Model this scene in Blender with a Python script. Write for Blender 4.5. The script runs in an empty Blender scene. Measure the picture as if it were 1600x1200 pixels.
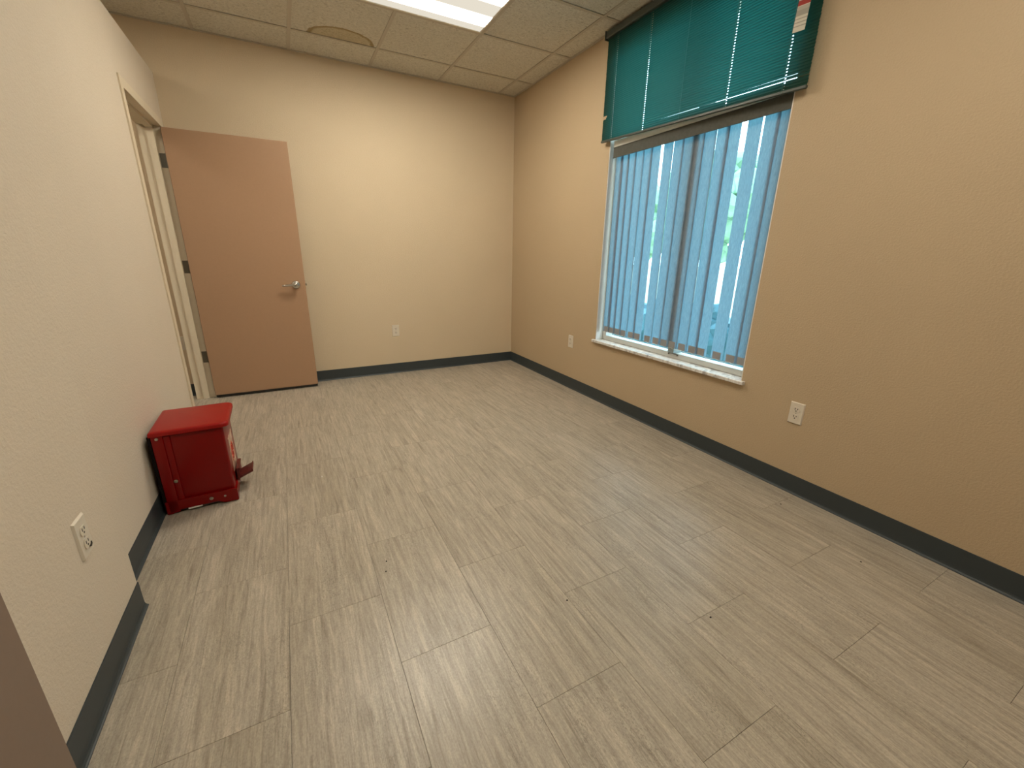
import bpy, bmesh, math, random
from mathutils import Vector, Matrix
random.seed(7)
SC = bpy.context.scene
COL = SC.collection

# ---------------------------------------------------------------- camera
CAM_F = 649.35            # focal length in pixels of a 1600 px wide frame
cam_d = bpy.data.cameras.new('camera'); cam = bpy.data.objects.new('camera', cam_d); COL.objects.link(cam)
cam_d.sensor_fit = 'HORIZONTAL'; cam_d.sensor_width = 36.0; cam_d.lens = CAM_F * 36.0 / 1600.0
cam_d.clip_start = 0.02; cam_d.clip_end = 200
yaw, pit, rol = 0.4892, 0.3014, 0.01542
fw = Vector((math.sin(yaw)*math.cos(pit), math.cos(yaw)*math.cos(pit), -math.sin(pit)))
rt = Vector((math.cos(yaw), -math.sin(yaw), 0)); up = rt.cross(fw)
r2 = rt*math.cos(rol) + up*math.sin(rol); u2 = -rt*math.sin(rol) + up*math.cos(rol)
cam.matrix_world = Matrix(((r2.x, u2.x, -fw.x, -2.2498), (r2.y, u2.y, -fw.y, -4.2642), (r2.z, u2.z, -fw.z, 1.1954), (0, 0, 0, 1)))
SC.camera = cam

# ---------------------------------------------------------------- sky and exposure
world = bpy.data.worlds.new('sky'); SC.world = world; world.use_nodes = True
bg = world.node_tree.nodes['Background']
SKY_COLOR = (0.66, 0.86, 1.0, 1); SKY_POWER = 6.5
bg.inputs[0].default_value = SKY_COLOR; bg.inputs[1].default_value = SKY_POWER
LAMP_COLOR = (1.0, 0.92, 0.77); LAMP_POWER = 63.0; LAMP_GLOW = 0.80
LAMP_POWER_REAR = 45.0; LAMP_POWER_SIDE = 60.0
SC.view_settings.view_transform = 'Standard'; SC.view_settings.look = 'None'
SC.view_settings.gamma = 1.0; SC.view_settings.use_curve_mapping = False
SC.view_settings.exposure = 0.0

# ---------------------------------------------------------------- helpers
def obj(name, bm, mat=None, parent=None, loc=None, smooth=False):
    me = bpy.data.meshes.new(name)
    bmesh.ops.recalc_face_normals(bm, faces=bm.faces[:])
    bm.to_mesh(me); bm.free()
    if mat: me.materials.append(mat)
    if smooth:
        for p in me.polygons: p.use_smooth = True
        try: me.set_sharp_from_angle(angle=math.radians(35))
        except Exception: pass
    o = bpy.data.objects.new(name, me); COL.objects.link(o)
    if parent: o.parent = parent
    if loc is not None: o.location = loc
    return o

def inst(src, parent=None, loc=None, rot=None):
    o = src.copy(); COL.objects.link(o)
    if parent: o.parent = parent
    if loc is not None: o.location = loc
    if rot is not None: o.rotation_euler = rot
    return o

def bx(bm, x0, x1, y0, y1, z0, z1, bevel=0.0, seg=1):
    vs = [bm.verts.new((x, y, z)) for x in (x0, x1) for y in (y0, y1) for z in (z0, z1)]
    fs = [(0,1,3,2), (4,6,7,5), (0,4,5,1), (2,3,7,6), (0,2,6,4), (1,5,7,3)]
    F = [bm.faces.new([vs[i] for i in f]) for f in fs]
    if bevel > 0:
        ed = list({e for f in F for e in f.edges})
        bmesh.ops.bevel(bm, geom=ed, offset=bevel, segments=seg, affect='EDGES', profile=0.5)
    return bm

def box(*a, **k):
    return bx(bmesh.new(), *a, **k)

def prism(bm, pts, axis, a0, a1):
    """extrude a closed 2D outline along an axis (0: outline in yz, 1: outline in xz, 2: outline in xy)"""
    def P(p, a):
        return {0: (a, p[0], p[1]), 1: (p[0], a, p[1]), 2: (p[0], p[1], a)}[axis]
    A = [bm.verts.new(P(p, a0)) for p in pts]; B = [bm.verts.new(P(p, a1)) for p in pts]
    bm.faces.new(A); bm.faces.new(B[::-1])
    n = len(pts)
    for i in range(n): bm.faces.new((A[i], A[(i+1) % n], B[(i+1) % n], B[i]))
    return bm

def lathe(bm, prof, axis, c, n=24):
    """prof: (radius, distance along axis); c: centre"""
    rings = []
    for r, h in prof:
        ring = []
        for i in range(n):
            a = 2*math.pi*i/n; u, v = r*math.cos(a), r*math.sin(a)
            p = {0: (h, u, v), 1: (u, h, v), 2: (u, v, h)}[axis]
            ring.append(bm.verts.new((c[0]+p[0], c[1]+p[1], c[2]+p[2])))
        rings.append(ring)
    for a, b in zip(rings, rings[1:]):
        for i in range(n): bm.faces.new((a[i], a[(i+1) % n], b[(i+1) % n], b[i]))
    bm.faces.new(rings[0][::-1]); bm.faces.new(rings[-1])
    return bm

def tube(bm, pts, rad, n=10):
    pts = [Vector(p) for p in pts]; rings = []
    for i, p in enumerate(pts):
        d = (pts[min(i+1, len(pts)-1)] - pts[max(i-1, 0)]).normalized()
        a = d.orthogonal().normalized() if i == 0 else (prev - d*prev.dot(d)).normalized()
        prev = a; b = d.cross(a)
        r = rad[i] if isinstance(rad, (list, tuple)) else rad
        rings.append([bm.verts.new(p + (a*math.cos(t)+b*math.sin(t))*r) for t in [2*math.pi*k/n for k in range(n)]])
    for a, b in zip(rings, rings[1:]):
        for i in range(n): bm.faces.new((a[i], a[(i+1) % n], b[(i+1) % n], b[i]))
    bm.faces.new(rings[0][::-1]); bm.faces.new(rings[-1])
    return bm

def empty(name, loc=(0, 0, 0)):
    o = bpy.data.objects.new(name, None); o.empty_display_size = .1; COL.objects.link(o); o.location = loc
    return o

def tag(o, label, cat, group=None, kind=None):
    o['label'] = label; o['category'] = cat
    if group: o['group'] = group
    if kind: o['kind'] = kind
    return o

def struct(o, label, cat): return tag(o, label, cat, kind='structure')

# ---------------------------------------------------------------- materials
class N:
    def __init__(s, name):
        s.m = bpy.data.materials.new(name); s.m.use_nodes = True; s.t = s.m.node_tree
        s.b = s.t.nodes['Principled BSDF']; s.out = s.t.nodes['Material Output']
    def n(s, typ, **k):
        nd = s.t.nodes.new(typ)
        for a, v in k.items():
            if isinstance(a, str) and a.startswith('_'): setattr(nd, a[1:], v)
            else: nd.inputs[a].default_value = v
        return nd
    def l(s, a, b): s.t.links.new(a, b)
    def coords(s, scale, offset_random=False, kind='Position'):
        if kind == 'Position': src = s.n('ShaderNodeNewGeometry').outputs['Position']
        else: src = s.n('ShaderNodeTexCoord').outputs[kind]
        if offset_random:
            oi = s.n('ShaderNodeObjectInfo'); cm = s.n('ShaderNodeVectorMath', _operation='SCALE'); 
            cb = s.n('ShaderNodeCombineXYZ'); 
            m2 = s.n('ShaderNodeMath', _operation='MULTIPLY'); m2.inputs[1].default_value = 7.31
            s.l(oi.outputs['Random'], m2.inputs[0])
            s.l(oi.outputs['Random'], cb.inputs[0]); s.l(m2.outputs[0], cb.inputs[1]); s.l(oi.outputs['Random'], cb.inputs[2])
            s.l(cb.outputs[0], cm.inputs[0]); cm.inputs['Scale'].default_value = 17.0
            ad = s.n('ShaderNodeVectorMath', _operation='ADD'); s.l(src, ad.inputs[0]); s.l(cm.outputs[0], ad.inputs[1]); src = ad.outputs[0]
        mp = s.n('ShaderNodeMapping'); mp.inputs['Scale'].default_value = scale; s.l(src, mp.inputs['Vector'])
        return mp.outputs[0]
    def noise(s, vec, scale=1, detail=4, rough=.5, dist=0):
        nd = s.n('ShaderNodeTexNoise'); nd.inputs['Scale'].default_value = scale; nd.inputs['Detail'].default_value = detail
        nd.inputs['Roughness'].default_value = rough; nd.inputs['Distortion'].default_value = dist; s.l(vec, nd.inputs['Vector'])
        return nd.outputs['Fac']
    def ramp(s, fac, stops, interp='LINEAR'):
        r = s.n('ShaderNodeValToRGB'); r.color_ramp.interpolation = interp; el = r.color_ramp.elements
        while len(el) < len(stops): el.new(.5)
        for e, (p, c) in zip(el, stops):
            e.position = p; e.color = (*c, 1) if len(c) == 3 else c
        s.l(fac, r.inputs[0]); return r.outputs[0]
    def mix(s, fac, a, b, mode='MIX'):
        m = s.n('ShaderNodeMix', _data_type='RGBA', _blend_type=mode)
        for sock, v in ((m.inputs[0], fac), (m.inputs[6], a), (m.inputs[7], b)):
            if hasattr(v, 'is_linked'): s.l(v, sock)
            elif isinstance(v, (int, float)): sock.default_value = v
            else: sock.default_value = (*v, 1)
        return m.outputs[2]
    def bump(s, h, strength=.2, dist=.01, base=None):
        b = s.n('ShaderNodeBump'); b.inputs['Strength'].default_value = strength; b.inputs['Distance'].default_value = dist
        s.l(h, b.inputs['Height'])
        if base: s.l(base, b.inputs['Normal'])
        return b.outputs[0]
    def set(s, color=None, rough=.5, metal=0, spec=.5, normal=None, **k):
        if color is not None:
            if hasattr(color, 'is_linked'): s.l(color, s.b.inputs['Base Color'])
            else: s.b.inputs['Base Color'].default_value = (*color, 1)
        if hasattr(rough, 'is_linked'): s.l(rough, s.b.inputs['Roughness'])
        else: s.b.inputs['Roughness'].default_value = rough
        s.b.inputs['Metallic'].default_value = metal; s.b.inputs['Specular IOR Level'].default_value = spec
        if normal: s.l(normal, s.b.inputs['Normal'])
        for a, v in k.items(): s.b.inputs[a].default_value = v
        return s.m

def wall_paint(name, col):
    a = N(name); v = a.coords((1, 1, 1))
    fine = a.noise(v, 130, 3, .6); big = a.noise(v, 1.3, 3, .5)
    c = a.mix(a.ramp(big, [(.3, (0, 0, 0)), (.7, (1, 1, 1))]), [x*.965 for x in col], [min(1, x*1.03) for x in col])
    c = a.mix(a.ramp(fine, [(.3, (0, 0, 0)), (.7, (1, 1, 1))]), a.mix(.5, c, [x*.93 for x in col]), c)
    return a.set(c, .55, spec=.3, normal=a.bump(fine, .35, .006))

M = {}
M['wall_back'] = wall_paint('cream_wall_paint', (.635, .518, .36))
M['wall_right'] = wall_paint('right_wall_paint', (.50, .385, .250))  # base colour set darker than the back wall
M['wall_left'] = wall_paint('left_wall_paint', (.69, .605, .490))  # base colour set lighter than the back wall
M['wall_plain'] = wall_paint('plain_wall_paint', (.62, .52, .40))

def simple(name, col, rough=.5, metal=0, spec=.5, var=.06, scale=40, bump=.05):
    a = N(name); v = a.coords((1, 1, 1)); f = a.noise(v, scale, 4, .55)
    c = a.mix(f, [x*(1-var) for x in col], [min(1, x*(1+var)) for x in col])
    return a.set(c, rough, metal, spec, normal=a.bump(f, bump, .002))

M['base'] = simple('grey_rubber_cove_base', (.040, .050, .054), .45, spec=.35, bump=.03)
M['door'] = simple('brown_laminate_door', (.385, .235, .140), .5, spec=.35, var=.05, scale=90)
M['door_dim'] = simple('dim_lit_brown_door', (.235, .170, .130), .5, spec=.35, var=.04, scale=90)  # door brown darkened and greyed for the dimmer light on this leaf
M['door_edge'] = simple('dark_door_edge', (.10, .055, .03), .6)
M['frame'] = simple('cream_door_frame_paint', (.70, .61, .46), .42, spec=.4, var=.03)
M['chrome'] = simple('satin_chrome', (.55, .54, .50), .25, metal=1, var=.04)
M['hinge'] = simple('dull_steel_hinge', (.22, .21, .18), .42, metal=1)
M['black'] = simple('black_plastic', (.015, .014, .012), .5)
M['plastic'] = simple('ivory_outlet_plastic', (.66, .60, .50), .35, spec=.5, var=.02)
M['alu'] = simple('white_window_frame', (.62, .62, .58), .45, var=.03)
M['alu_grey'] = simple('grey_window_mullion', (.24, .28, .27), .45, var=.03)
M['grout'] = simple('dark_floor_bedding', (.13, .112, .09), .9)
M['tee'] = simple('painted_ceiling_tee', (.50, .45, .37), .5, var=.03)
M['light_rim'] = simple('white_enamel', (.72, .68, .58), .4, var=.02)
M['valance'] = simple('grey_valance_fabric', (.095, .095, .082), .8, spec=.2, var=.25, scale=60)
M['headrail'] = simple('pale_grey_headrail', (.80, .79, .74), .5, var=.04)
M['teal_rail'] = simple('dark_green_rail', (.060, .072, .060), .4, var=.05)
M['cord'] = simple('green_cord', (.10, .22, .19), .7)
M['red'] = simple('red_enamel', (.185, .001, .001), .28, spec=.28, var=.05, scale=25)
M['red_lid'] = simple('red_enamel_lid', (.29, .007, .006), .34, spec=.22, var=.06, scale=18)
M['red_dark'] = simple('dark_red_pedal', (.10, .012, .010), .4)
M['bolt'] = simple('zinc_bolt', (.45, .42, .36), .35, metal=1)
M['crumb'] = simple('dark_crumb', (.02, .018, .015), .8)
M['crumb_pale'] = simple('pale_crumb', (.75, .74, .7), .4)
M['leaf'] = simple('hedge_leaves', (.05, .15, .20), .7, var=.6, scale=14, bump=.8)
M['tree'] = simple('tree_leaves', (.20, .36, .24), .7, var=.6, scale=4, bump=.8)
M['bark'] = simple('tree_bark', (.10, .07, .05), .9, var=.4)
M['lawn'] = simple('pale_dry_lawn', (.50, .52, .40), .9, var=.2, scale=3)

def floor_mat():
    a = N('travertine_vinyl_tile')
    v1 = a.coords((10, .9, 1), True); v2 = a.coords((62, 3.6, 1), True); v3 = a.coords((190, 17, 1), True); v4 = a.coords((210, 95, 1), True)
    big = a.noise(v1, 1, 4, .6, .5); mid = a.noise(v2, 1, 6, .62, 1.1); fin = a.noise(v3, 1, 5, .65, 1.2); sp = a.noise(v4, 1, 4, .7, 1.5)
    base = a.ramp(big, [(.28, (.345, .300, .236)), (.45, (.385, .338, .270)), (.60, (.405, .358, .290)), (.75, (.370, .324, .258))])
    st = a.ramp(mid, [(.30, (.66, .64, .61)), (.42, (.88, .87, .86)), (.52, (1.0, 1.0, 1.0)), (.66, (1.20, 1.19, 1.18))])
    c = a.mix(1.0, base, st, 'MULTIPLY')
    c = a.mix(1.0, c, a.ramp(fin, [(.32, (.84, .83, .81)), (.50, (1.0, 1.0, 1.0)), (.66, (1.12, 1.12, 1.11))]), 'MULTIPLY')
    grain = a.noise(a.coords((230, 150, 1), True), 1, 3, .7)
    c = a.mix(1.0, c, a.ramp(grain, [(.34, (.86, .85, .84)), (.5, (1, 1, 1)), (.66, (1.10, 1.10, 1.09))]), 'MULTIPLY')
    patch = a.ramp(a.noise(a.coords((9, 2.2, 1), True), 1, 3, .6), [(.46, (0, 0, 0)), (.64, (.85, .85, .85))])
    pits = a.ramp(sp, [(.38, (1, 1, 1)), (.47, (0, 0, 0))])
    k = a.mix(1.0, patch, pits, 'MULTIPLY')
    c = a.mix(k, c, (.19, .165, .13))
    oi = a.n('ShaderNodeObjectInfo')
    c = a.mix(1.0, c, a.ramp(oi.outputs['Random'], [(0, (.97, .97, .965)), (1, (1.02, 1.02, 1.025))]), 'MULTIPLY')
    rg = a.ramp(mid, [(.3, (.38, .38, .38)), (.7, (.32, .32, .32))])
    return a.set(c, rg, spec=.55, normal=a.bump(fin, .05, .001))
M['floor'] = floor_mat()

def ceil_mat(name, stain=False):
    a = N(name); v = a.coords((1, 1, 1)); f = a.noise(v, 60, 5, .75, .6); g = a.noise(a.coords((55, 120, 60)), 1, 3, .7, 1.0)
    pit = a.ramp(g, [(.36, (0, 0, 0)), (.44, (1, 1, 1))])
    c = a.mix(a.ramp(f, [(.35, (0, 0, 0)), (.65, (1, 1, 1))]), (.58, .55, .47), (.72, .69, .60))
    c = a.mix(pit, (.40, .37, .30), c)
    if stain:
        sx = a.n('ShaderNodeSeparateXYZ'); geo = a.n('ShaderNodeNewGeometry'); a.l(geo.outputs['Position'], sx.inputs[0])
        def m(op, x, y=None):
            nd = a.n('ShaderNodeMath', _operation=op)
            for s_, v_ in ((nd.inputs[0], x), (nd.inputs[1], y)):
                if v_ is None: continue
                if hasattr(v_, 'is_linked'): a.l(v_, s_)
                else: s_.default_value = v_
            return nd.outputs[0]
        dx = m('DIVIDE', m('ADD', sx.outputs[0], 1.665), .235); dy = m('DIVIDE', m('ADD', sx.outputs[1], .375), .185)
        r = m('SQRT', m('ADD', m('MULTIPLY', dx, dx), m('MULTIPLY', dy, dy)))
        r = m('ADD', r, m('MULTIPLY', a.noise(a.coords((1, 1, 1)), 22, 4, .6), .16)); r = m('SUBTRACT', r, .08)
        tone = a.ramp(r, [(.0, (.80, .74, .60)), (.84, (.84, .77, .62)), (.93, (.50, .40, .24)), (.985, (.62, .52, .36)), (1.0, (1, 1, 1))])
        c = a.mix(1.0, c, tone, 'MULTIPLY')
    return a.set(c, .95, spec=.1, normal=a.bump(g, .5, .003, a.bump(f, .3, .002)))
M['ctile'] = ceil_mat('mineral_fibre_tile'); M['ctile_stain'] = ceil_mat('water_stained_tile', True)

def lamp_mat(name, power, glow, col, yc):
    a = N(name); geo = a.n('ShaderNodeNewGeometry'); sx = a.n('ShaderNodeSeparateXYZ'); a.l(geo.outputs['Position'], sx.inputs[0])
    tot = None
    for off in (-.14, .14):       # two tubes behind the lens
        d = a.n('ShaderNodeMath', _operation='SUBTRACT'); a.l(sx.outputs[1], d.inputs[0]); d.inputs[1].default_value = yc+off
        q = a.n('ShaderNodeMath', _operation='ABSOLUTE'); a.l(d.outputs[0], q.inputs[0])
        mr = a.n('ShaderNodeMapRange', _interpolation_type='SMOOTHSTEP'); a.l(q.outputs[0], mr.inputs[0])
        mr.inputs[1].default_value = .012; mr.inputs[2].default_value = .075; mr.inputs[3].default_value = 1; mr.inputs[4].default_value = 0
        if tot is None: tot = mr.outputs[0]
        else:
            ad = a.n('ShaderNodeMath', _operation='ADD'); a.l(tot, ad.inputs[0]); a.l(mr.outputs[0], ad.inputs[1]); tot = ad.outputs[0]
    pw = a.n('ShaderNodeMath', _operation='MULTIPLY_ADD'); a.l(tot, pw.inputs[0]); pw.inputs[1].default_value = power; pw.inputs[2].default_value = glow
    em = a.n('ShaderNodeEmission'); em.inputs[0].default_value = (*col, 1); a.l(pw.outputs[0], em.inputs[1])
    a.l(em.outputs[0], a.out.inputs[0]); return a.m

def translucent_mat(name, front, back, fac=.5, streak=None, rough=.8, spec=.3):
    a = N(name)
    if streak:
        f = a.noise(a.coords(streak), 1, 4, .7); r = a.ramp(f, [(.3, (.66, .70, .76)), (.7, (1.20, 1.16, 1.12))])
        cf = a.mix(1.0, front, r, 'MULTIPLY'); cb = a.mix(1.0, back, r, 'MULTIPLY')
    else:
        f = a.noise(a.coords((1, 1, 1)), 30, 2); cf = a.mix(f, [x*.97 for x in front], front); cb = a.mix(f, [x*.97 for x in back], back)
    a.l(cf, a.b.inputs['Base Color']); a.b.inputs['Roughness'].default_value = rough; a.b.inputs['Specular IOR Level'].default_value = spec
    tr = a.n('ShaderNodeBsdfTranslucent'); a.l(cb, tr.inputs[0])
    mx = a.n('ShaderNodeMixShader'); mx.inputs[0].default_value = fac; a.l(a.b.outputs[0], mx.inputs[1]); a.l(tr.outputs[0], mx.inputs[2])
    a.l(mx.outputs[0], a.out.inputs[0]); return a.m
M['vane'] = translucent_mat('pale_vane_fabric', (.40, .40, .40), (.092, .228, .300), .60, (330, 330, 30))  # transmitted colour carries the blue of the daylight; the fabric is neutral grey
M['hem'] = translucent_mat('vane_hem_pocket', (.54, .53, .52), (.15, .20, .24), .45)
M['teal'] = translucent_mat('teal_enamel_slat', (.015, .036, .023), (.03, .46, .43), .14, None, .5, .08)  # translucent teal puts in the glow of light leaking between opaque slats

def glass_mat():
    a = N('window_glass'); tr = a.n('ShaderNodeBsdfTransparent'); tr.inputs[0].default_value = (.93, .985, .98, 1)
    gl = a.n('ShaderNodeBsdfGlossy'); gl.inputs['Roughness'].default_value = .02
    fr = a.n('ShaderNodeFresnel'); fr.inputs[0].default_value = 1.45
    mx = a.n('ShaderNodeMixShader'); gb = a.n('ShaderNodeNewGeometry'); fm = a.n('ShaderNodeMath', _operation='MULTIPLY'); iv = a.n('ShaderNodeMath', _operation='SUBTRACT'); iv.inputs[0].default_value = 1.0
    a.l(gb.outputs['Backfacing'], iv.inputs[1]); a.l(fr.outputs[0], fm.inputs[0]); a.l(iv.outputs[0], fm.inputs[1]); a.l(fm.outputs[0], mx.inputs[0]); a.l(tr.outputs[0], mx.inputs[1]); a.l(gl.outputs[0], mx.inputs[2])
    a.l(mx.outputs[0], a.out.inputs[0]); return a.m
M['glass'] = glass_mat()

def marble():
    a = N('white_marble_sill'); v = a.coords((5, 9, 5)); f = a.noise(v, 1.6, 7, .65, 2.2)
    c = a.ramp(f, [(.35, (.36, .34, .33)), (.47, (.62, .60, .57)), (.56, (.74, .72, .69)), (.70, (.50, .47, .44))])
    return a.set(c, .2, spec=.5)
M['marble'] = marble()

def tag_mat():
    a = N('printed_warning_tag'); tc = a.coords((1, 1, 1), kind='Object'); sx = a.n('ShaderNodeSeparateXYZ'); a.l(tc, sx.inputs[0])
    mr = a.n('ShaderNodeMapRange'); a.l(sx.outputs[2], mr.inputs[0]); mr.inputs[1].default_value = 0; mr.inputs[2].default_value = .135
    W = (.62, .58, .48); G = (.36, .33, .27)
    c = a.ramp(mr.outputs[0], [(0, W), (.14, G), (.17, W), (.24, G), (.27, W), (.34, G), (.37, W), (.44, G), (.60, (.44, .41, .34)), (.70, W), (.72, (.36, .03, .02)), (.84, (.28, .02, .015)), (.86, W)], 'CONSTANT')
    return a.set(c, .5)
M['tag'] = tag_mat()

# ---------------------------------------------------------------- the setting
H = 2.70; YR = -5.25; XL = -4.45; LX = -2.905; BX = -2.835; BY = -2.645; LTOP = 2.392; LT = .125
T = .6096; GA, GB = .1826, .3708

# floor: bedding slab and every vinyl tile as its own piece
floor = struct(obj('floor', box(XL, .0, YR, 0, -.06, -.0036), M['grout']), 'floor of grey beige stone look vinyl tiles laid staggered', 'floor')
xj = [-.283-.3005*k for k in range(-1, 15)]; LEN = .604
for i in range(1, len(xj)):
    x1, x0 = min(xj[i-1], 0), max(xj[i], XL)
    if x0 >= x1: continue
    idx = i-1
    y = (-3.265 if idx % 2 == 0 else -2.965) + LEN*6
    while y > YR:
        y1, y0 = min(y, 0), max(y-LEN, YR)
        if y1 - y0 > .012:
            g = .0004
            obj('floor_tile', box(x0+g, x1-g, y0+g, y1-g, -.0035, 0, bevel=.0004), M['floor'], floor)
        y -= LEN

# walls
bm = box(XL, .14, 0, .14, 0, H+.12)
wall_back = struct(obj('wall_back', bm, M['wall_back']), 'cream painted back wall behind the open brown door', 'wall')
WY0, WY1, WZ0, WZ1 = -2.855, -1.525, .50, 2.60
bm = bmesh.new()
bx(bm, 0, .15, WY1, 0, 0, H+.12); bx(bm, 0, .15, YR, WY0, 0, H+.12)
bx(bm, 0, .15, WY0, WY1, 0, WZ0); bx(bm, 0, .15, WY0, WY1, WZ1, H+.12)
wall_right = struct(obj('wall_right', bm, M['wall_right']), 'tan wall with the window', 'wall')
DY0, DY1, DZ = -.965, -.125, 2.03     # door opening
bm = bmesh.new()
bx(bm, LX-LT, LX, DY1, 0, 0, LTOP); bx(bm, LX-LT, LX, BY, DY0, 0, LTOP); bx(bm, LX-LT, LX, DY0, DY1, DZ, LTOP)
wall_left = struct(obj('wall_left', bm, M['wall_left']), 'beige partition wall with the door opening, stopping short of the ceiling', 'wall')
EY0, EY1 = -5.05, -4.20               # the doorway beside the camera
bm = bmesh.new()
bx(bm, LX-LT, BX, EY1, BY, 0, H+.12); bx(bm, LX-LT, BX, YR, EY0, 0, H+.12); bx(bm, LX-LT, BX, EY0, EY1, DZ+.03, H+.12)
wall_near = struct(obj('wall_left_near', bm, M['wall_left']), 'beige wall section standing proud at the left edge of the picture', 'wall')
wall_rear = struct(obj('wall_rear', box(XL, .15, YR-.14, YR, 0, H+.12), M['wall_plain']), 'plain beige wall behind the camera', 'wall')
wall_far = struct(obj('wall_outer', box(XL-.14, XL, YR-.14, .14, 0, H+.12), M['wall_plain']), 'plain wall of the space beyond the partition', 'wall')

# ceiling: deck, lay-in tiles, tees, wall angle
ceiling = struct(obj('ceiling', box(XL, 0, YR, 0, H+.03, H+.12), M['grout']), 'suspended ceiling of square textured tiles in a metal grid', 'ceiling')
gx = [0]+[-GA-k*T for k in range(20) if -GA-k*T > XL]+[XL]
gy = [0]+[-GB-k*T for k in range(20) if -GB-k*T > YR]+[YR]
lights = {(2, 2): 'front', (3, 2): 'front', (2, 6): 'rear', (3, 6): 'rear', (6, 3): 'side', (6, 4): 'side'}
hole = {(2, 2), (3, 2), (2, 6), (3, 6), (7, 2), (7, 3)}
hw = .012
for i in range(len(gx)-1):
    for j in range(len(gy)-1):
        if (i, j) in hole: continue
        x1, x0, y1, y0 = gx[i], gx[i+1], gy[j], gy[j+1]
        st = (i == 3 and j == 1)
        sag = random.uniform(-.0006, .0006)
        o = obj('ceiling_tile', box(x0+.004, x1-.004, y0+.004, y1-.004, H+.004+sag, H+.020, bevel=.002), M['ctile_stain'] if st else M['ctile'], ceiling)
        if st: o['label'] = 'ceiling tile with a brown half-round water stain'
def tee(a, b, c, along):
    bm = bmesh.new()
    if along == 'y': bx(bm, a-hw, a+hw, b, c, H-.001, H+.003, bevel=.0006); bx(bm, a-.001, a+.001, b, c, H+.003, H+.028)
    else: bx(bm, b, c, a-hw, a+hw, H-.0014, H+.0026, bevel=.0006); bx(bm, b, c, a-.001, a+.001, H+.003, H+.026)
    return obj('grid_tee', bm, M['tee'], ceiling)
for i, x in enumerate(gx[1:-1]):
    runs = [(YR+.001, -.001)]
    if i+1 == 3: runs = [(gy[2]-.012, -.001), (gy[6]-.012, gy[3]+.012), (YR+.001, gy[7]+.012)]
    for a, b in runs: tee(x, a, b, 'y')
for jj, y in enumerate(gy[1:-1]):
    for i in range(len(gx)-1):
        a = gx[i]-(hw if i else .001); b = gx[i+1]+(hw if i+1 < len(gx)-1 else .001)
        if a-b > .03 and not (i == 7 and jj+1 == 3): tee(y, b, a, 'x')
for x in gx[1:-1]:
    pass
bm = bmesh.new(); bx(bm, XL+.001, -.001, -.020, -.0005, H-.002, H+.002); obj('wall_angle', bm, M['tee'], ceiling)
bm = bmesh.new(); bx(bm, -.020, -.0005, YR+.001, -.020, H-.002, H+.002); obj('wall_angle', bm, M['tee'], ceiling)

def troffer(x0, x1, y0, y1, mat, label, along='x'):
    t = tag(empty('ceiling_light', ((x0+x1)/2, (y0+y1)/2, H)), label, 'ceiling light')
    t_inv = Vector(t.location)
    def P(name, bm, m):
        for v in bm.verts: v.co -= t_inv
        return obj(name, bm, m, t)
    x0 += hw; x1 -= hw; y0 += hw; y1 -= hw; w = .012
    bm = bmesh.new()
    bx(bm, x0, x1, y0, y0+w, H-.002, H+.012, bevel=.001); bx(bm, x0, x1, y1-w, y1, H-.002, H+.012, bevel=.001)
    bx(bm, x0, x0+w, y0+w, y1-w, H-.002, H+.012, bevel=.001); bx(bm, x1-w, x1, y0+w, y1-w, H-.002, H+.012, bevel=.001)
    P('frame', bm, M['light_rim'])
    P('diffuser', box(x0+w, x1-w, y0+w, y1-w, H+.001, H+.005), mat)
    P('housing', box(x0+w, x1-w, y0+w, y1-w, H+.006, H+.026), M['light_rim'])
y_a, y_b = gy[2], gy[3]
troffer(gx[4], gx[2], y_b, y_a, lamp_mat('lit_lens_front', LAMP_POWER, LAMP_GLOW, LAMP_COLOR, (y_a+y_b)/2), 'bright rectangular fluorescent panel set in the ceiling beside the green blind')
y_a, y_b = gy[6], gy[7]
troffer(gx[4], gx[2], y_b, y_a, lamp_mat('lit_lens_rear', LAMP_POWER_REAR, LAMP_GLOW, LAMP_COLOR, (y_a+y_b)/2), 'rectangular fluorescent ceiling panel above and behind the camera')
troffer(gx[8], gx[7], gy[4], gy[2], lamp_mat('lit_lens_side', LAMP_POWER_SIDE, LAMP_GLOW, LAMP_COLOR, (gy[2]+gy[3])/2), 'ceiling light of the space beyond the partition wall')

# cove base: vertical strip, rounded toe
def cove(name, a, b, axis, wall, sgn, label):
    # outline: (distance from wall, height)
    pr = [(0, 0), (.013, 0), (.0125, .0022), (.009, .004), (.0055, .008), (.0035, .015), (.003, .03), (.003, .0995), (.0022, .1016), (0, .1016)]
    bm = bmesh.new()
    if axis == 'x': prism(bm, [(wall+sgn*d, h) for d, h in pr], 0, a, b)
    else: prism(bm, [(wall+sgn*d, h) for d, h in pr], 1, a, b)
    return obj(name, bm, M['base'])
struct(cove('baseboard_back', LX+.001, -.004, 'x', -.0002, -1, ''), 'dark grey rubber baseboard along the back wall', 'baseboard')
struct(cove('baseboard_right', YR, 0-.001, 'y', -.0002, -1, ''), 'dark grey rubber baseboard along the window wall', 'baseboard')
bl = struct(cove('baseboard_left', BY+.004, DY0-.055, 'y', LX+.0002, 1, ''), 'dark grey rubber baseboard between the red bin and the wall step', 'baseboard')
bm = bmesh.new()
pr = [(0, 0), (.013, 0), (.0125, .0022), (.009, .004), (.0055, .008), (.0035, .015), (.003, .03), (.003, .0995), (.0022, .1016), (0, .1016)]
prism(bm, [(BX+.0002+d, h) for d, h in pr], 1, EY1+.052, BY+.003)
prism(bm, [(BY+.0002+d, h) for d, h in pr], 0, LX+.001, BX+.003)
struct(obj('baseboard_left_near', bm, M['base']), 'dark grey rubber baseboard wrapping the near wall step', 'baseboard')
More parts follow.
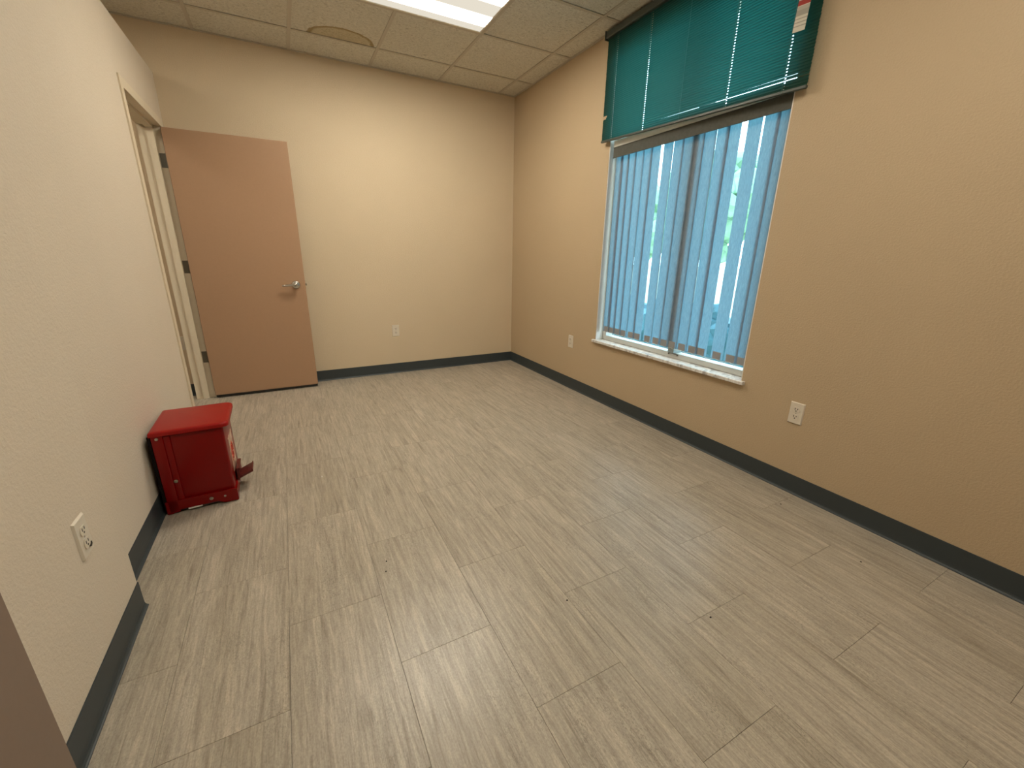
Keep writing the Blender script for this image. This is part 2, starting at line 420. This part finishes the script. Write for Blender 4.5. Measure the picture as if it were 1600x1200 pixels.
struct(cove('baseboard_corridor', XL+.001, LX-LT-.02, 'x', -.0002, -1, ''), 'dark baseboard seen through the door opening', 'baseboard')

# door frame in the partition: jambs with stop, head, all one hollow metal frame
def door_frame(name, xr, yh, yn, zt, label):
    """xr: room face of the wall, yh: hinge side of the opening, yn: latch side"""
    t = struct(empty(name, (xr, yh, 0)), label, 'door frame'); base = Vector(t.location)
    xb = xr-LT
    def prof(y, s):   # plan outline of a jamb; s=+1 jamb body lies towards +y
        f = .050*s
        return [(xr+.008, y), (xr+.008, y+f), (xr+.0005, y+f), (xr+.0005, y+.002*s), (xb-.0005, y+.002*s), (xb-.0005, y+f), (xb-.008, y+f), (xb-.008, y),
                (xb+.040, y), (xb+.040, y-.016*s), (xr-.042, y-.016*s), (xr-.042, y)]
    def P(n, bm):
        for v in bm.verts: v.co -= base
        return obj(n, bm, M['frame'], t)
    P('jamb', prism(bmesh.new(), prof(yh-.0015, 1), 2, .0005, zt+.05))
    P('jamb', prism(bmesh.new(), prof(yn+.0015, -1), 2, .0005, zt+.05))
    bm = bmesh.new(); f = .05; z = zt
    pr = [(xr+.0079, z-.002), (xr+.0079, z+f), (xr+.0005, z+f), (xr+.0005, z-.0005), (xb-.0005, z-.0005), (xb-.0005, z+f), (xb-.0079, z+f), (xb-.0079, z-.002),
          (xb+.040, z-.002), (xb+.040, z-.017), (xr-.042, z-.017), (xr-.042, z-.002)]
    prism(bm, pr, 1, yn+.002, yh-.002); P('head', bm)
    return t, base
fr, fb = door_frame('trim_1', LX, DY1, DY0, DZ, 'cream metal frame around the partition door opening')
for z in (1.808, 1.068, .352):
    bm = bmesh.new(); bx(bm, LX-.038, LX+.004, DY1-.0042, DY1-.0022, z-.047, z+.047, bevel=.0008)
    for q in (-.03, 0, .03): lathe(bm, [(.004, -.0052), (.0035, -.0055)], 1, (LX-.020, DY1+.0002, z+q), 10)
    for v in bm.verts: v.co -= fb
    obj('hinge_plate', bm, M['hinge'], fr)

# the open door
def flush_door(name, x0, x1, y0, y1, z0, z1, label):
    t = struct(empty(name, (x0, y0, 0)), label, 'door'); return t, Vector(t.location)
d1, db = flush_door('door_1', 0, 0, 0, 0, 0, 0, 'flat brown door standing wide open in front of the back wall')
d1.location = (LX+.006, -.172, 0); db = Vector(d1.location)
def PD(n, bm, m, parent, base, **k):
    for v in bm.verts: v.co -= base
    return obj(n, bm, m, parent, **k)
leaf = PD('door_leaf', box(-2.899, -2.110, -.172, -.128, .026, 2.018, bevel=.0015), M['door'], d1, db)
bm = box(-2.9002, -2.8985, -.170, -.130, .028, 2.016); PD('door_edge_band', bm, M['door_edge'], d1, db)
PD('under_door_shade', box(-2.895, -2.114, -.166, -.134, .008, .0258), M['black'], d1, db).name = 'door_gap_shade'  # black strip put in as the shade of the gap under the door
# lever set on the camera side and its twin behind
def lever(ysgn, yface):
    bm = bmesh.new(); c = (-2.183, yface, .923); s = ysgn
    lathe(bm, [(.034, 0), (.034, s*.004), (.030, s*.010), (.020, s*.013), (.014, s*.016), (.012, s*.046), (.013, s*.050), (.013, s*.062), (.009, s*.065)], 1, c, 28)
    rose = PD('lever_rose', bm, M['chrome'], d1, db, smooth=True)
    bm = bmesh.new()
    yy = yface+s*.054
    tube(bm, [(-2.183, yy, .923), (-2.20, yy, .9235), (-2.225, yy-s*.001, .923), (-2.25, yy-s*.003, .921), (-2.272, yy-s*.010, .919), (-2.284, yy-s*.020, .918)], [.013, .012, .0105, .010, .0095, .008], 12)
    h = PD('lever_handle', bm, M['chrome'], d1, db, smooth=True)
    h['label'] = 'satin chrome lever handle'
    bm = bmesh.new(); lathe(bm, [(.0062, 0), (.0066, s*.0008), (.005, s*.003)], 1, (-2.183, yface+s*.0645, .923), 14); PD('lock_cylinder', bm, M['hinge'], d1, db)
lever(-1, -.172); lever(1, -.128)
bm = bmesh.new(); bx(bm, -2.1105, -2.1088, -.163, -.137, .885, .960, bevel=.0006); PD('latch_plate', bm, M['hinge'], d1, db)
bm = bmesh.new(); prism(bm, [(-2.110, -.157), (-2.098, -.157), (-2.097, -.153), (-2.110, -.143)], 2, .915, .932); PD('latch_bolt', bm, M['chrome'], d1, db)
for z in (1.808, 1.068, .352):
    bm = bmesh.new(); lathe(bm, [(.0062, z-.048), (.0062, z+.048)], 2, (-2.9035, -.1225-.010, 0), 12); PD('hinge_knuckle', bm, M['hinge'], d1, db, smooth=True)

# second door: brown leaf folded back against the near wall section, its doorway beside the camera
fr2, _ = door_frame('trim_2', BX, EY1, EY0, DZ+.03, 'cream metal frame of the doorway beside the camera')
fr2.location.y = EY1
d2 = struct(empty('door_2', (-2.805, -4.16, 0)), 'brown door leaf folded back against the near left wall, cut off by the picture edge', 'door'); db2 = Vector(d2.location)
PD('door_leaf', box(-2.804, -2.760, -4.145, -3.334, .02, 2.04, bevel=.0015), M['door_dim'], d2, db2)
for z in (1.82, 1.07, .33):
    bm = bmesh.new(); lathe(bm, [(.0062, z-.048), (.0062, z+.048)], 2, (-2.812, -4.152, 0), 12)
    bx(bm, -2.830, -2.775, -4.1485, -4.1455, z-.045, z+.045)
    PD('hinge_knuckle', bm, M['hinge'], d2, db2)

# ---------------------------------------------------------------- window
w = struct(empty('window_1', (.1, (WY0+WY1)/2, WZ0)), 'white framed window behind the blinds', 'window'); wb = Vector(w.location)
def PW(n, bm, m, **k): return PD(n, bm, m, w, wb, **k)
FX0, FX1 = .072, .140; fz0 = .523
for (a, b, c, d, n) in ((WY0+.001, WY0+.045, fz0, WZ1-.001, 'frame_stile'), (WY1-.045, WY1-.001, fz0, WZ1-.001, 'frame_stile')):
    PW(n, box(FX0, FX1, a, b, c, d, bevel=.002), M['alu'])
PW('frame_rail', box(FX0, FX1, WY0+.045, WY1-.045, fz0, fz0+.037, bevel=.002), M['alu'])
PW('frame_rail', box(FX0, FX1, WY0+.045, WY1-.045, WZ1-.046, WZ1-.001, bevel=.002), M['alu'])
PW('mullion', box(.0555, FX1-.004, -2.301, -2.250, fz0+.037, WZ1-.046, bevel=.002), M['alu_grey'])
for a, b, xx in ((WY0+.045, -2.301, .118), (-2.250, WY1-.045, .126)):
    PW('pane', box(xx, xx+.004, a+.0, b-.0, fz0+.037, WZ1-.046), M['glass'])
bm = bmesh.new(); bx(bm, FX0-.010, FX0-.0005, -2.33, -2.25, fz0+.030, fz0+.035, bevel=.001); bx(bm, FX0-.010, FX0-.0005, -2.33, -2.325, fz0+.022, fz0+.030); bx(bm, FX0-.010, FX0-.0005, -2.255, -2.25, fz0+.022, fz0+.030)
PW('window_latch', bm, M['hinge'])
bm = bmesh.new()
prism(bm, [(-.024, .503), (-.024, .519), (-.021, .522), (.0, .522), (.0, .503)], 1, WY0-.022, WY1+.022)
bx(bm, .0005, .143, WY0+.0006, WY1-.0006, .5005, .522)
o = PW('window_sill', bm, M['marble']); o['label'] = 'white veined marble sill'
# reveal liner on the left and right of the opening
M['reveal'] = simple('pale_reveal_paint', (.74, .72, .68), .5)
PW('reveal_liner', box(.0015, FX0-.0005, WY1-.006, WY1-.0005, .5225, WZ1-.001), M['reveal'])
PW('reveal_liner', box(.0015, FX0-.0005, WY0+.0005, WY0+.006, .5225, WZ1-.001), M['reveal'])

# ---------------------------------------------------------------- vertical blind inside the reveal
vb = tag(empty('vertical_blind', (.045, -2.2, 2.03)), 'vertical blind of pale fabric vanes hanging inside the window recess', 'blind'); vbb = Vector(vb.location)
def PV(n, bm, m, **k): return PD(n, bm, m, vb, vbb, **k)
PV('headrail', box(.009, .058, -2.846, -1.560, 1.961, 2.004, bevel=.002), M['headrail'])
bm = bmesh.new(); bx(bm, .008, .012, -2.850, -1.563, 1.893, 1.957, bevel=.001); bx(bm, .012, .0135, -2.850, -1.563, 1.951, 1.957)
bx(bm, .006, .013, -2.851, -1.562, 1.889, 1.8945); bx(bm, .006, .013, -2.851, -1.562, 1.9555, 1.959)
PV('valance', bm, M['valance'])
PV('bracket', box(.020, .060, -1.62, -1.60, 2.0045, 2.016), M['headrail'])
vy = [-1.597, -1.660, -1.7305, -1.8045, -1.8825, -1.954, -2.0585, -2.1425, -2.2175, -2.2915, -2.3715, -2.4545, -2.523, -2.6415, -2.7345, -2.804]
VW, VZ0, VZ1 = .0890, .598, 1.960
bmv = bmesh.new(); NSEG = 6
rows = [VZ0, VZ0+.046, 1.0, 1.4, 1.7, VZ1]
grid = []
for z in rows:
    r = []
    for k in range(NSEG+1):
        u = k/NSEG-.5; r.append(bmv.verts.new((-.0035*(1-(2*u)**2), u*VW, z-VZ1)))
    grid.append(r)
for a, b in zip(grid, grid[1:]):
    for k in range(NSEG): bmv.faces.new((a[k], a[k+1], b[k+1], b[k]))
vane0 = obj('vane', bmv, M['vane'], vb, smooth=True)
bmh = bmesh.new(); hv = []
for z in (VZ0-.001, VZ0+.045):
    for sx_ in (-1, 1):
        pass
NS2 = 4
for side in (-.0016, .0012):
    g2 = []
    for z in (VZ0-.0005, VZ0+.044):
        g2.append([bmh.verts.new((-.0035*(1-(2*(k/NS2-.5)*.66)**2)+side, (k/NS2-.5)*VW*.66, z-VZ1)) for k in range(NS2+1)])
    for k in range(NS2): bmh.faces.new((g2[0][k], g2[0][k+1], g2[1][k+1], g2[1][k]))
    hv.append(g2)
for k in range(NS2):
    for r_ in (0, 1): bmh.faces.new((hv[0][r_][k], hv[0][r_][k+1], hv[1][r_][k+1], hv[1][r_][k]))
for k in (0, NS2): bmh.faces.new((hv[0][0][k], hv[0][1][k], hv[1][1][k], hv[1][0][k]))
hem0 = obj('hem_weight', bmh, M['hem'], vane0)
VANG = [-6, -5, -5.5, -5, -6, -5, -5.5, -5, -4.5, -5, -5, -6, -5, -5.5, -5, -4]
for i, (y, a) in enumerate(zip(vy, VANG)):
    v = vane0 if i == 0 else inst(vane0, vb)
    h = hem0 if i == 0 else inst(hem0, v)
    v.location = Vector((.046, y, VZ1)) - vbb
    v.rotation_euler = (math.radians(random.uniform(-.12, .12)), 0, math.radians(a))
# lower bead chain between vanes
bm = bmesh.new()
pts = []
for i in range(len(vy)-1):
    for k in range(4):
        t_ = k/4; pts.append((.034, vy[i]*(1-t_)+vy[i+1]*t_, .600-.007*math.sin(math.pi*t_)))
pts.append((.034, vy[-1], .600))
tube(bm, pts, .0012, 5); PV('spacer_chain', bm, M['plastic'])

# ---------------------------------------------------------------- teal mini blind on the wall above
mb = tag(empty('mini_blind', (-.035, -2.2, 2.66)), 'dark teal horizontal mini blind mounted above the window up to the ceiling', 'blind'); mbb = Vector(mb.location)
def PM(n, bm, m, **k): return PD(n, bm, m, mb, mbb, **k)
BY0, BY1 = -2.928, -1.474
PM('headrail', box(-.058, -.022, BY0+.004, BY1+.008, 2.648, 2.690, bevel=.003), M['teal_rail'])
PM('mounting_bracket', box(-.062, -.0005, BY1+.008, BY1+.014, 2.640, 2.694), M['teal_rail'])
PM('mounting_bracket', box(-.062, -.0005, BY0-.006, BY0+.003, 2.640, 2.694), M['teal_rail'])
HOLES = [-1.578, -1.892, -2.203, -2.510, -2.820]
SLOTTED = [-1.578, -1.892, -2.510, -2.820]
def slat_mesh(y0, y1, hw_=.0034, hh=.0030):
    """closed curved slat, centred on z=0, with a routed hole at every ladder"""
    bm = bmesh.new(); SW = .0165; tilt = math.radians(74)
    vs_ = [-.5, -hh/SW, hh/SW, .5]
    vs_ = [-.5, -.3, -.14, .14, .3, .5]
    def P(y, v):
        s = v*SW; bow = .0016*(1-(2*v)**2)
        return (-.036 + s*math.cos(tilt) - bow*math.sin(tilt), y, s*math.sin(tilt)+bow*math.cos(tilt))
    ys = [y0]; hs = set()
    for h in sorted([h for h in SLOTTED if y0 < h < y1]):
        ys.append(h-hw_); hs.add(len(ys)-1); ys.append(h+hw_)
    ys.append(y1)
    G = [[bm.verts.new(P(y, v)) for v in vs_] for y in ys]
    for i in range(len(ys)-1):
        for j in range(len(vs_)-1):
            if i in hs and j == 2: continue
            bm.faces.new((G[i][j], G[i+1][j], G[i+1][j+1], G[i][j+1]))
    return bm
PITCH = .0118; ZT = 2.640
def slat_z(y, k, n):   # blind hangs a little lower at its right end towards the bottom
    zl, zr = 2.018, 1.956
    f = k/(n-1)
    base = ZT - k*PITCH
    return base
NSL = int((ZT-2.012)/PITCH)+1
s0 = PM('slat', slat_mesh(BY0, BY1), M['teal'], smooth=True)
for v_ in s0.data.vertices: pass
odd = int((ZT-2.165)/PITCH)
PVT = Vector((0, BY1, 0))   # slats pivot at their left end
for k in range(NSL):
    z = ZT-k*PITCH
    if k == 0: s = s0
    elif k in (odd, odd+1):      # two slats broken short, leaving a notch at the left end
        s = PM('slat', slat_mesh(BY0, BY1-(.040 if k == odd else .032)), M['teal'], smooth=True)
    else: s = inst(s0, mb)
    # sag: the last slats fan downwards at the right
    rem = NSL-1-k
    drop = 0.0
    f = k/(NSL-1)
    drop = .045*f**1.6 + {0: .0072, 1: .0070, 2: .0066, 3: .0022}.get(rem, 0)
    ang = math.atan2(drop, abs(BY0-BY1))
    dxn = random.uniform(-.0005, .0005)
    dy = random.uniform(-.0012, .0012)
    # mesh is stored relative to the blind origin; rotate about the left end
    py, pz = BY1-mbb.y, -mbb.z
    ca, sa = math.cos(ang), math.sin(ang)
    s.rotation_euler = (ang, 0, 0)
    s.location = (dxn, py-(py*ca-pz*sa)+dy, pz-(py*sa+pz*ca)+z)
ang = math.atan2(.058, abs(BY0-BY1))
bm = bmesh.new(); bx(bm, -.045, -.027, BY0+.001, BY1+.003, -.007, .006, bevel=.002)
bm2rot = Matrix.Translation((0, BY1, 2.008)) @ Matrix.Rotation(ang, 4, 'X') @ Matrix.Translation((0, -BY1, 0))
bmesh.ops.transform(bm, matrix=bm2rot, verts=bm.verts[:])
PM('bottom_rail', bm, M['teal_rail'])
for h in HOLES:
    zb = 2.005 - (BY1-h)*.040
    bm = bmesh.new()
    for xx in (-.0455, -.0265): tube(bm, [(xx, h+.0045, 2.65), (xx, h+.0045, 2.3), (xx, h+.0045, zb)], .0006, 5)
    PM('ladder_cord', bm, M['cord'])
# warning tag on the lift cord
tg = empty('x'); bpy.data.objects.remove(tg)
bm = bmesh.new(); bx(bm, -.0004, .0004, -.026, .026, 0, .135, bevel=0)
wt = obj('warning_tag', bm, M['tag'], mb); wt.location = Vector((-.062, -2.855, 2.178))-mbb; wt.rotation_euler = (math.radians(3), math.radians(-1), math.radians(4))
wt['label'] = 'white printed warning tag with a red band'
bm = bmesh.new(); tube(bm, [(-.062, -2.858, 2.309), (-.061, -2.859, 2.45), (-.059, -2.86, 2.655)], .0011, 6); PM('lift_cord', bm, M['cord'])
bm = bmesh.new()
lathe(bm, [(.0045, -.0008), (.0045, .0008)], 0, (-.0634, -2.860, 2.298), 14); PM('tag_eyelet', bm, M['black'])

# ---------------------------------------------------------------- outlets
def outlet(loc, rot, label, broken=False):
    t = tag(empty('wall_outlet', loc), label, 'outlet')
    # local frame: plate in xz, front towards -y
    bm = bmesh.new(); W2, H2 = .035, .0575
    A = [bm.verts.new((x, -.0003, z)) for x, z in ((-W2, -H2), (W2, -H2), (W2, H2), (-W2, H2))]
    B = [bm.verts.new((x, -.0060, z)) for x, z in ((-W2+.004, -H2+.004), (W2-.004, -H2+.004), (W2-.004, H2-.004), (-W2+.004, H2-.004))]
    bm.faces.new(A[::-1]); bm.faces.new(B)
    for i in range(4): bm.faces.new((A[i], A[(i+1) % 4], B[(i+1) % 4], B[i]))
    obj('cover_plate', bm, M['plastic'], t)
    for zc in (.0195, -.0195):
        bm = bmesh.new(); pts = []
        for i in range(28):
            a = 2*math.pi*i/28; pts.append((.0172*math.cos(a), zc+max(-.0138, min(.0138, .0172*math.sin(a)))))
        prism(bm, pts, 1, -.0084, -.0055); r = obj('receptacle', bm, M['plastic'], t)
        bm = bmesh.new()
        bx(bm, -.0082, -.0048, -.0087, -.0083, zc-.0010, zc+.0085); bx(bm, .0048, .0082, -.0087, -.0083, zc+.0000, zc+.0080)
        lathe(bm, [(.0031, -.0087), (.0031, -.0083)], 1, (0, 0, zc-.0065), 12)
        obj('slot', bm, M['black'], r)
    bm = bmesh.new(); lathe(bm, [(.0032, -.0058), (.0032, -.0064), (.002, -.0070)], 1, (0, 0, 0), 12); obj('screw', bm, M['bolt'], t)
    if broken:
        bm = bmesh.new(); prism(bm, [(.004, -.036), (.019, -.028), (.020, -.036), (.012, -.041)], 1, -.0095, -.0055)
        c = obj('chipped_corner', bm, M['black'], t); c['label'] = 'dark broken corner of the lower socket'
    t.rotation_euler = (0, 0, rot); return t
outlet((-1.330, 0, .441), 0, 'small ivory power outlet low on the back wall to the right of the open door')
outlet((0, -1.180, .441), -math.pi/2, 'ivory power outlet just left of and below the window sill')
outlet((0, -3.177, .434), -math.pi/2, 'ivory power outlet on the window wall to the right of the window')
outlet((BX, -2.868, .440), math.pi/2, 'ivory power outlet with a chipped lower socket on the near left wall', True)
outlet((-3.095, 0, .455), 0, 'power outlet glimpsed through the door opening beyond the frame')

# ---------------------------------------------------------------- red step bin
rb = tag(empty('step_bin', (-2.745, -1.865, 0)), 'red metal step-on waste bin with a dark red foot pedal against the left wall', 'bin')
rb.rotation_euler = (0, 0, math.radians(1.5))
def PR(n, bm, m, **k): return obj(n, bm, m, rb, **k)
# local: +x front, x -.145...145, y -.165...165
bm = bmesh.new(); bx(bm, -.085, .135, -.150, .150, .035, .397, bevel=.012, seg=3); PR('body', bm, M['red'], smooth=True)
# back housing: channel that carries the hinge, stands proud of the body sides
bm = bmesh.new(); bx(bm, -.134, -.090, -.163, .163, .006, .398, bevel=.006, seg=2); bx(bm, -.092, -.066, -.157, .157, .030, .392, bevel=.005, seg=2); PR('back_channel', bm, M['red'], smooth=True)
bm = bmesh.new(); bx(bm, -.146, -.1345, -.160, .160, .010, .3975, bevel=.001); PR('back_gap_shade', bm, simple('back_gap_black', (.010, .008, .007), .9, spec=.05))  # black slab painting in the shade between bin and wall
# plinth with an arched cut-out at each side
bm = bmesh.new()
for ys in (-.163, .153):
    pts = [(-.140, .004), (-.118, .004), (-.108, .018), (-.070, .020), (.060, .020), (.085, .006), (.140, .004), (.143, .010), (.143, .062), (.130, .068), (-.140, .068)]
    prism(bm, pts, 1, ys, ys+.010)
prism(bm, [(-.153, .004), (-.120, .004), (-.110, .020), (.110, .020), (.120, .004), (.153, .004), (.153, .062), (-.153, .062)], 0, .133, .143)
bx(bm, -.139, .133, -.153, .153, .036, .040)
PR('plinth', bm, M['red'])
bm = bmesh.new(); bx(bm, -.125, .125, -.150, .150, .003, .034, bevel=.004); PR('under_tray', bm, M['black'])
# lid: shallow rounded cover whose front edge curls over
bm = bmesh.new()
def rr(x0, x1, y0, y1, r, n=6, back=.004):
    P = []
    for cx, cy, a0, q in ((x1-r, y1-r, 0, r), (x0+back, y1-back, 90, back), (x0+back, y0+back, 180, back), (x1-r, y0+r, 270, r)):
        for i in range(n+1):
            a = math.radians(a0+90*i/n); P.append((cx+q*math.cos(a), cy+q*math.sin(a)))
    return P
lay = [(0.0, .398), (0.0, .411), (.002, .4155), (.006, .4185), (.016, .420)]
rings = []
for ins, z in lay:
    P = rr(-.140+ins, .160-ins, -.166+ins, .166-ins, .034-ins*.8, back=.005)
    rings.append([bm.verts.new((x, y, z-(.004 if (x > .12 and ins < .01 and z < .38) else 0))) for x, y in P])
for a, b in zip(rings, rings[1:]):
    for i in range(len(a)): bm.faces.new((a[i], a[(i+1) % len(a)], b[(i+1) % len(a)], b[i]))
bm.faces.new(rings[-1]); bm.faces.new(rings[0][::-1])
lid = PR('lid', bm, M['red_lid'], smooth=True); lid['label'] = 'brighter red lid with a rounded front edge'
for (x, z, r, yy) in ((-.112, .386, .0065, -.164), (-.082, .165, .0085, -.1585), (.035, .042, .0085, -.164), (.090, .040, .0055, -.164)):
    bm = bmesh.new(); lathe(bm, [(r, yy), (r*.95, yy-.0025), (r*.5, yy-.0045), (r*.35, yy-.0045)], 1, (x, 0, z), 16); PR('bolt', bm, M['bolt'], smooth=True)
bm = bmesh.new(); bx(bm, -.060, -.005, -.1645, -.1632, .012, .019); PR('bare_metal_chip', bm, M['crumb_pale'])
# front label
bm = bmesh.new(); bx(bm, .1352, .1362, -.075, .075, .120, .300, bevel=0); lb = PR('warning_label', bm, simple('pale_label', (.60, .36, .26), .25, spec=.6)); lb['label'] = 'pale orange sticker on the front'
bm = bmesh.new(); lathe(bm, [(.052, .1363), (.052, .1368)], 0, (0, 0, .205), 28); obj('label_disc', bm, simple('orange_print', (.62, .12, .05), .3), lb)
bm = bmesh.new()
for a in (90, 210, 330):
    cx, cz = .022*math.cos(math.radians(a)), .205+.022*math.sin(math.radians(a))
    pts_o = [(cx+.019*math.cos(t), cz+.019*math.sin(t)) for t in [math.radians(a+40+280*i/18) for i in range(19)]]
    for p, q in zip(pts_o, pts_o[1:]):
        tube(bm, [(.1372, p[0], p[1]), (.1372, q[0], q[1])], .0035, 4)
obj('label_symbol', bm, simple('red_print', (.42, .05, .03), .35), lb)
# pedal
bm = bmesh.new(); prism(bm, [(.143, .060), (.150, .060), (.152, .110), (.158, .118), (.158, .126), (.143, .126)], 1, -.062, .062)
PR('pedal_guard', bm, M['red_dark'])
bm = bmesh.new()
prism(bm, [(.140, .058), (.212, .088), (.213, .096), (.209, .098), (.140, .068)], 1, -.050, .050)
bx(bm, .207, .213, -.050, .050, .088, .103, bevel=.001)
pd = PR('pedal', bm, M['red_dark']); pd['label'] = 'dark red foot pedal'
bm = bmesh.new(); bx(bm, .138, .141, -.165, -.10, .070, .074); bm.free()

# ---------------------------------------------------------------- crumbs on the floor
spots = [(-2.048, -2.856, 0), (-2.035, -2.80, 0), (-1.092, -3.586, 0), (-.162, -3.281, 0), (-.289, -3.684, 0), (-1.495, -3.297, 0), (-.516, -.836, 0)]
bm = bmesh.new(); bmesh.ops.create_icosphere(bm, subdivisions=1, radius=.0035)
for v in bm.verts: v.co.z = v.co.z*.5+.0016; v.co.x *= random.uniform(.7, 1.3); v.co.y *= random.uniform(.7, 1.3)
zmin = min(v.co.z for v in bm.verts)
for v in bm.verts: v.co.z -= zmin
c0 = obj('crumb', bm, M['crumb'])
for i, (x, y, z) in enumerate(spots):
    c = c0 if i == 0 else inst(c0); c.location = (x, y, 0); c.rotation_euler = (0, 0, i*1.3)
    tag(c, ['tiny dark crumb, the nearer of the pair on the floor left of centre', 'tiny dark crumb, the farther of the pair on the floor left of centre', 'tiny dark crumb on the tile in the right foreground', 'tiny dark crumb close to the baseboard under the window wall outlet', 'tiny dark crumb near the long right baseboard towards the camera', 'tiny dark crumb by a tile joint in the middle of the near floor', 'tiny dark crumb on the far floor near the room corner'][i], 'crumb', 'dark crumbs scattered on the floor')
bm = bmesh.new(); bmesh.ops.create_icosphere(bm, subdivisions=1, radius=.005)
for v in bm.verts: v.co.z = max(v.co.z*.5+.002, 0)
tag(obj('crumb', bm, M['crumb_pale'], loc=(-2.213, -1.961, 0)), 'tiny white crumb on the floor to the right of the red bin', 'crumb')

# ---------------------------------------------------------------- outdoors, seen through the slits of the blind
struct(obj('added_eave', box(.152, 1.3, -9, 6, 3.12, 3.30), M['alu']), 'unseen roof overhang added outside to shade the upper blind', 'roof')  # unseen overhang, added to dim the upper slats of the blind
struct(obj('ground', box(.16, 60, -40, 60, -.40, -.30), M['lawn']), 'pale lawn outside the window', 'ground')
def blob(name, mat, n, cx, cy, cz, sx, sy, sz, r):
    bm = bmesh.new()
    for i in range(n):
        u = Vector((random.gauss(0, 1), random.gauss(0, 1), random.gauss(0, 1))).normalized()*random.uniform(.35, 1)
        m = Matrix.Translation((cx+u.x*sx, cy+u.y*sy, cz+u.z*sz)) @ Matrix.Rotation(random.uniform(0, 3), 4, (random.random(), random.random(), .5)) @ Matrix.Diagonal((random.uniform(.7, 1.3), random.uniform(.7, 1.3), random.uniform(.7, 1.2), 1))
        bmesh.ops.create_icosphere(bm, subdivisions=1, radius=r*random.uniform(.6, 1.2), matrix=m)
    return bm
hd = tag(empty('hedge', (2.6, 1.0, -.3)), 'clipped dark green hedge outside below the window view', 'hedge')
bm = blob('h', None, 420, 2.6, 1.0, .22, .35, 6.0, .42, .16); bx(bm, 2.35, 2.85, -5, 7, -.29, .45)
for v in bm.verts: v.co -= Vector((2.6, 1.0, -.3)); v.co.z = max(v.co.z, 0.0)
obj('foliage', bm, M['leaf'], hd)
for (x, y, r, hh, lab) in ((12.5, 12.5, 1.7, 1.6, 'round green tree outside, behind the left half of the blind'), (11.0, 6.0, 1.3, 1.5, 'smaller green tree outside, behind the right half of the blind')):
    t = tag(empty('tree', (x, y, -.3)), lab, 'tree')
    bm = blob('t', None, 160, 0, 0, 1.5+hh, r*1.5, r*1.5, hh, r*.35); obj('crown', bm, M['tree'], t)
    bm = bmesh.new(); tube(bm, [(0, 0, 0), (.05, 0, .8), (0, .05, 1.6+hh)], [.14, .11, .07], 8); obj('trunk', bm, M['bark'], t)
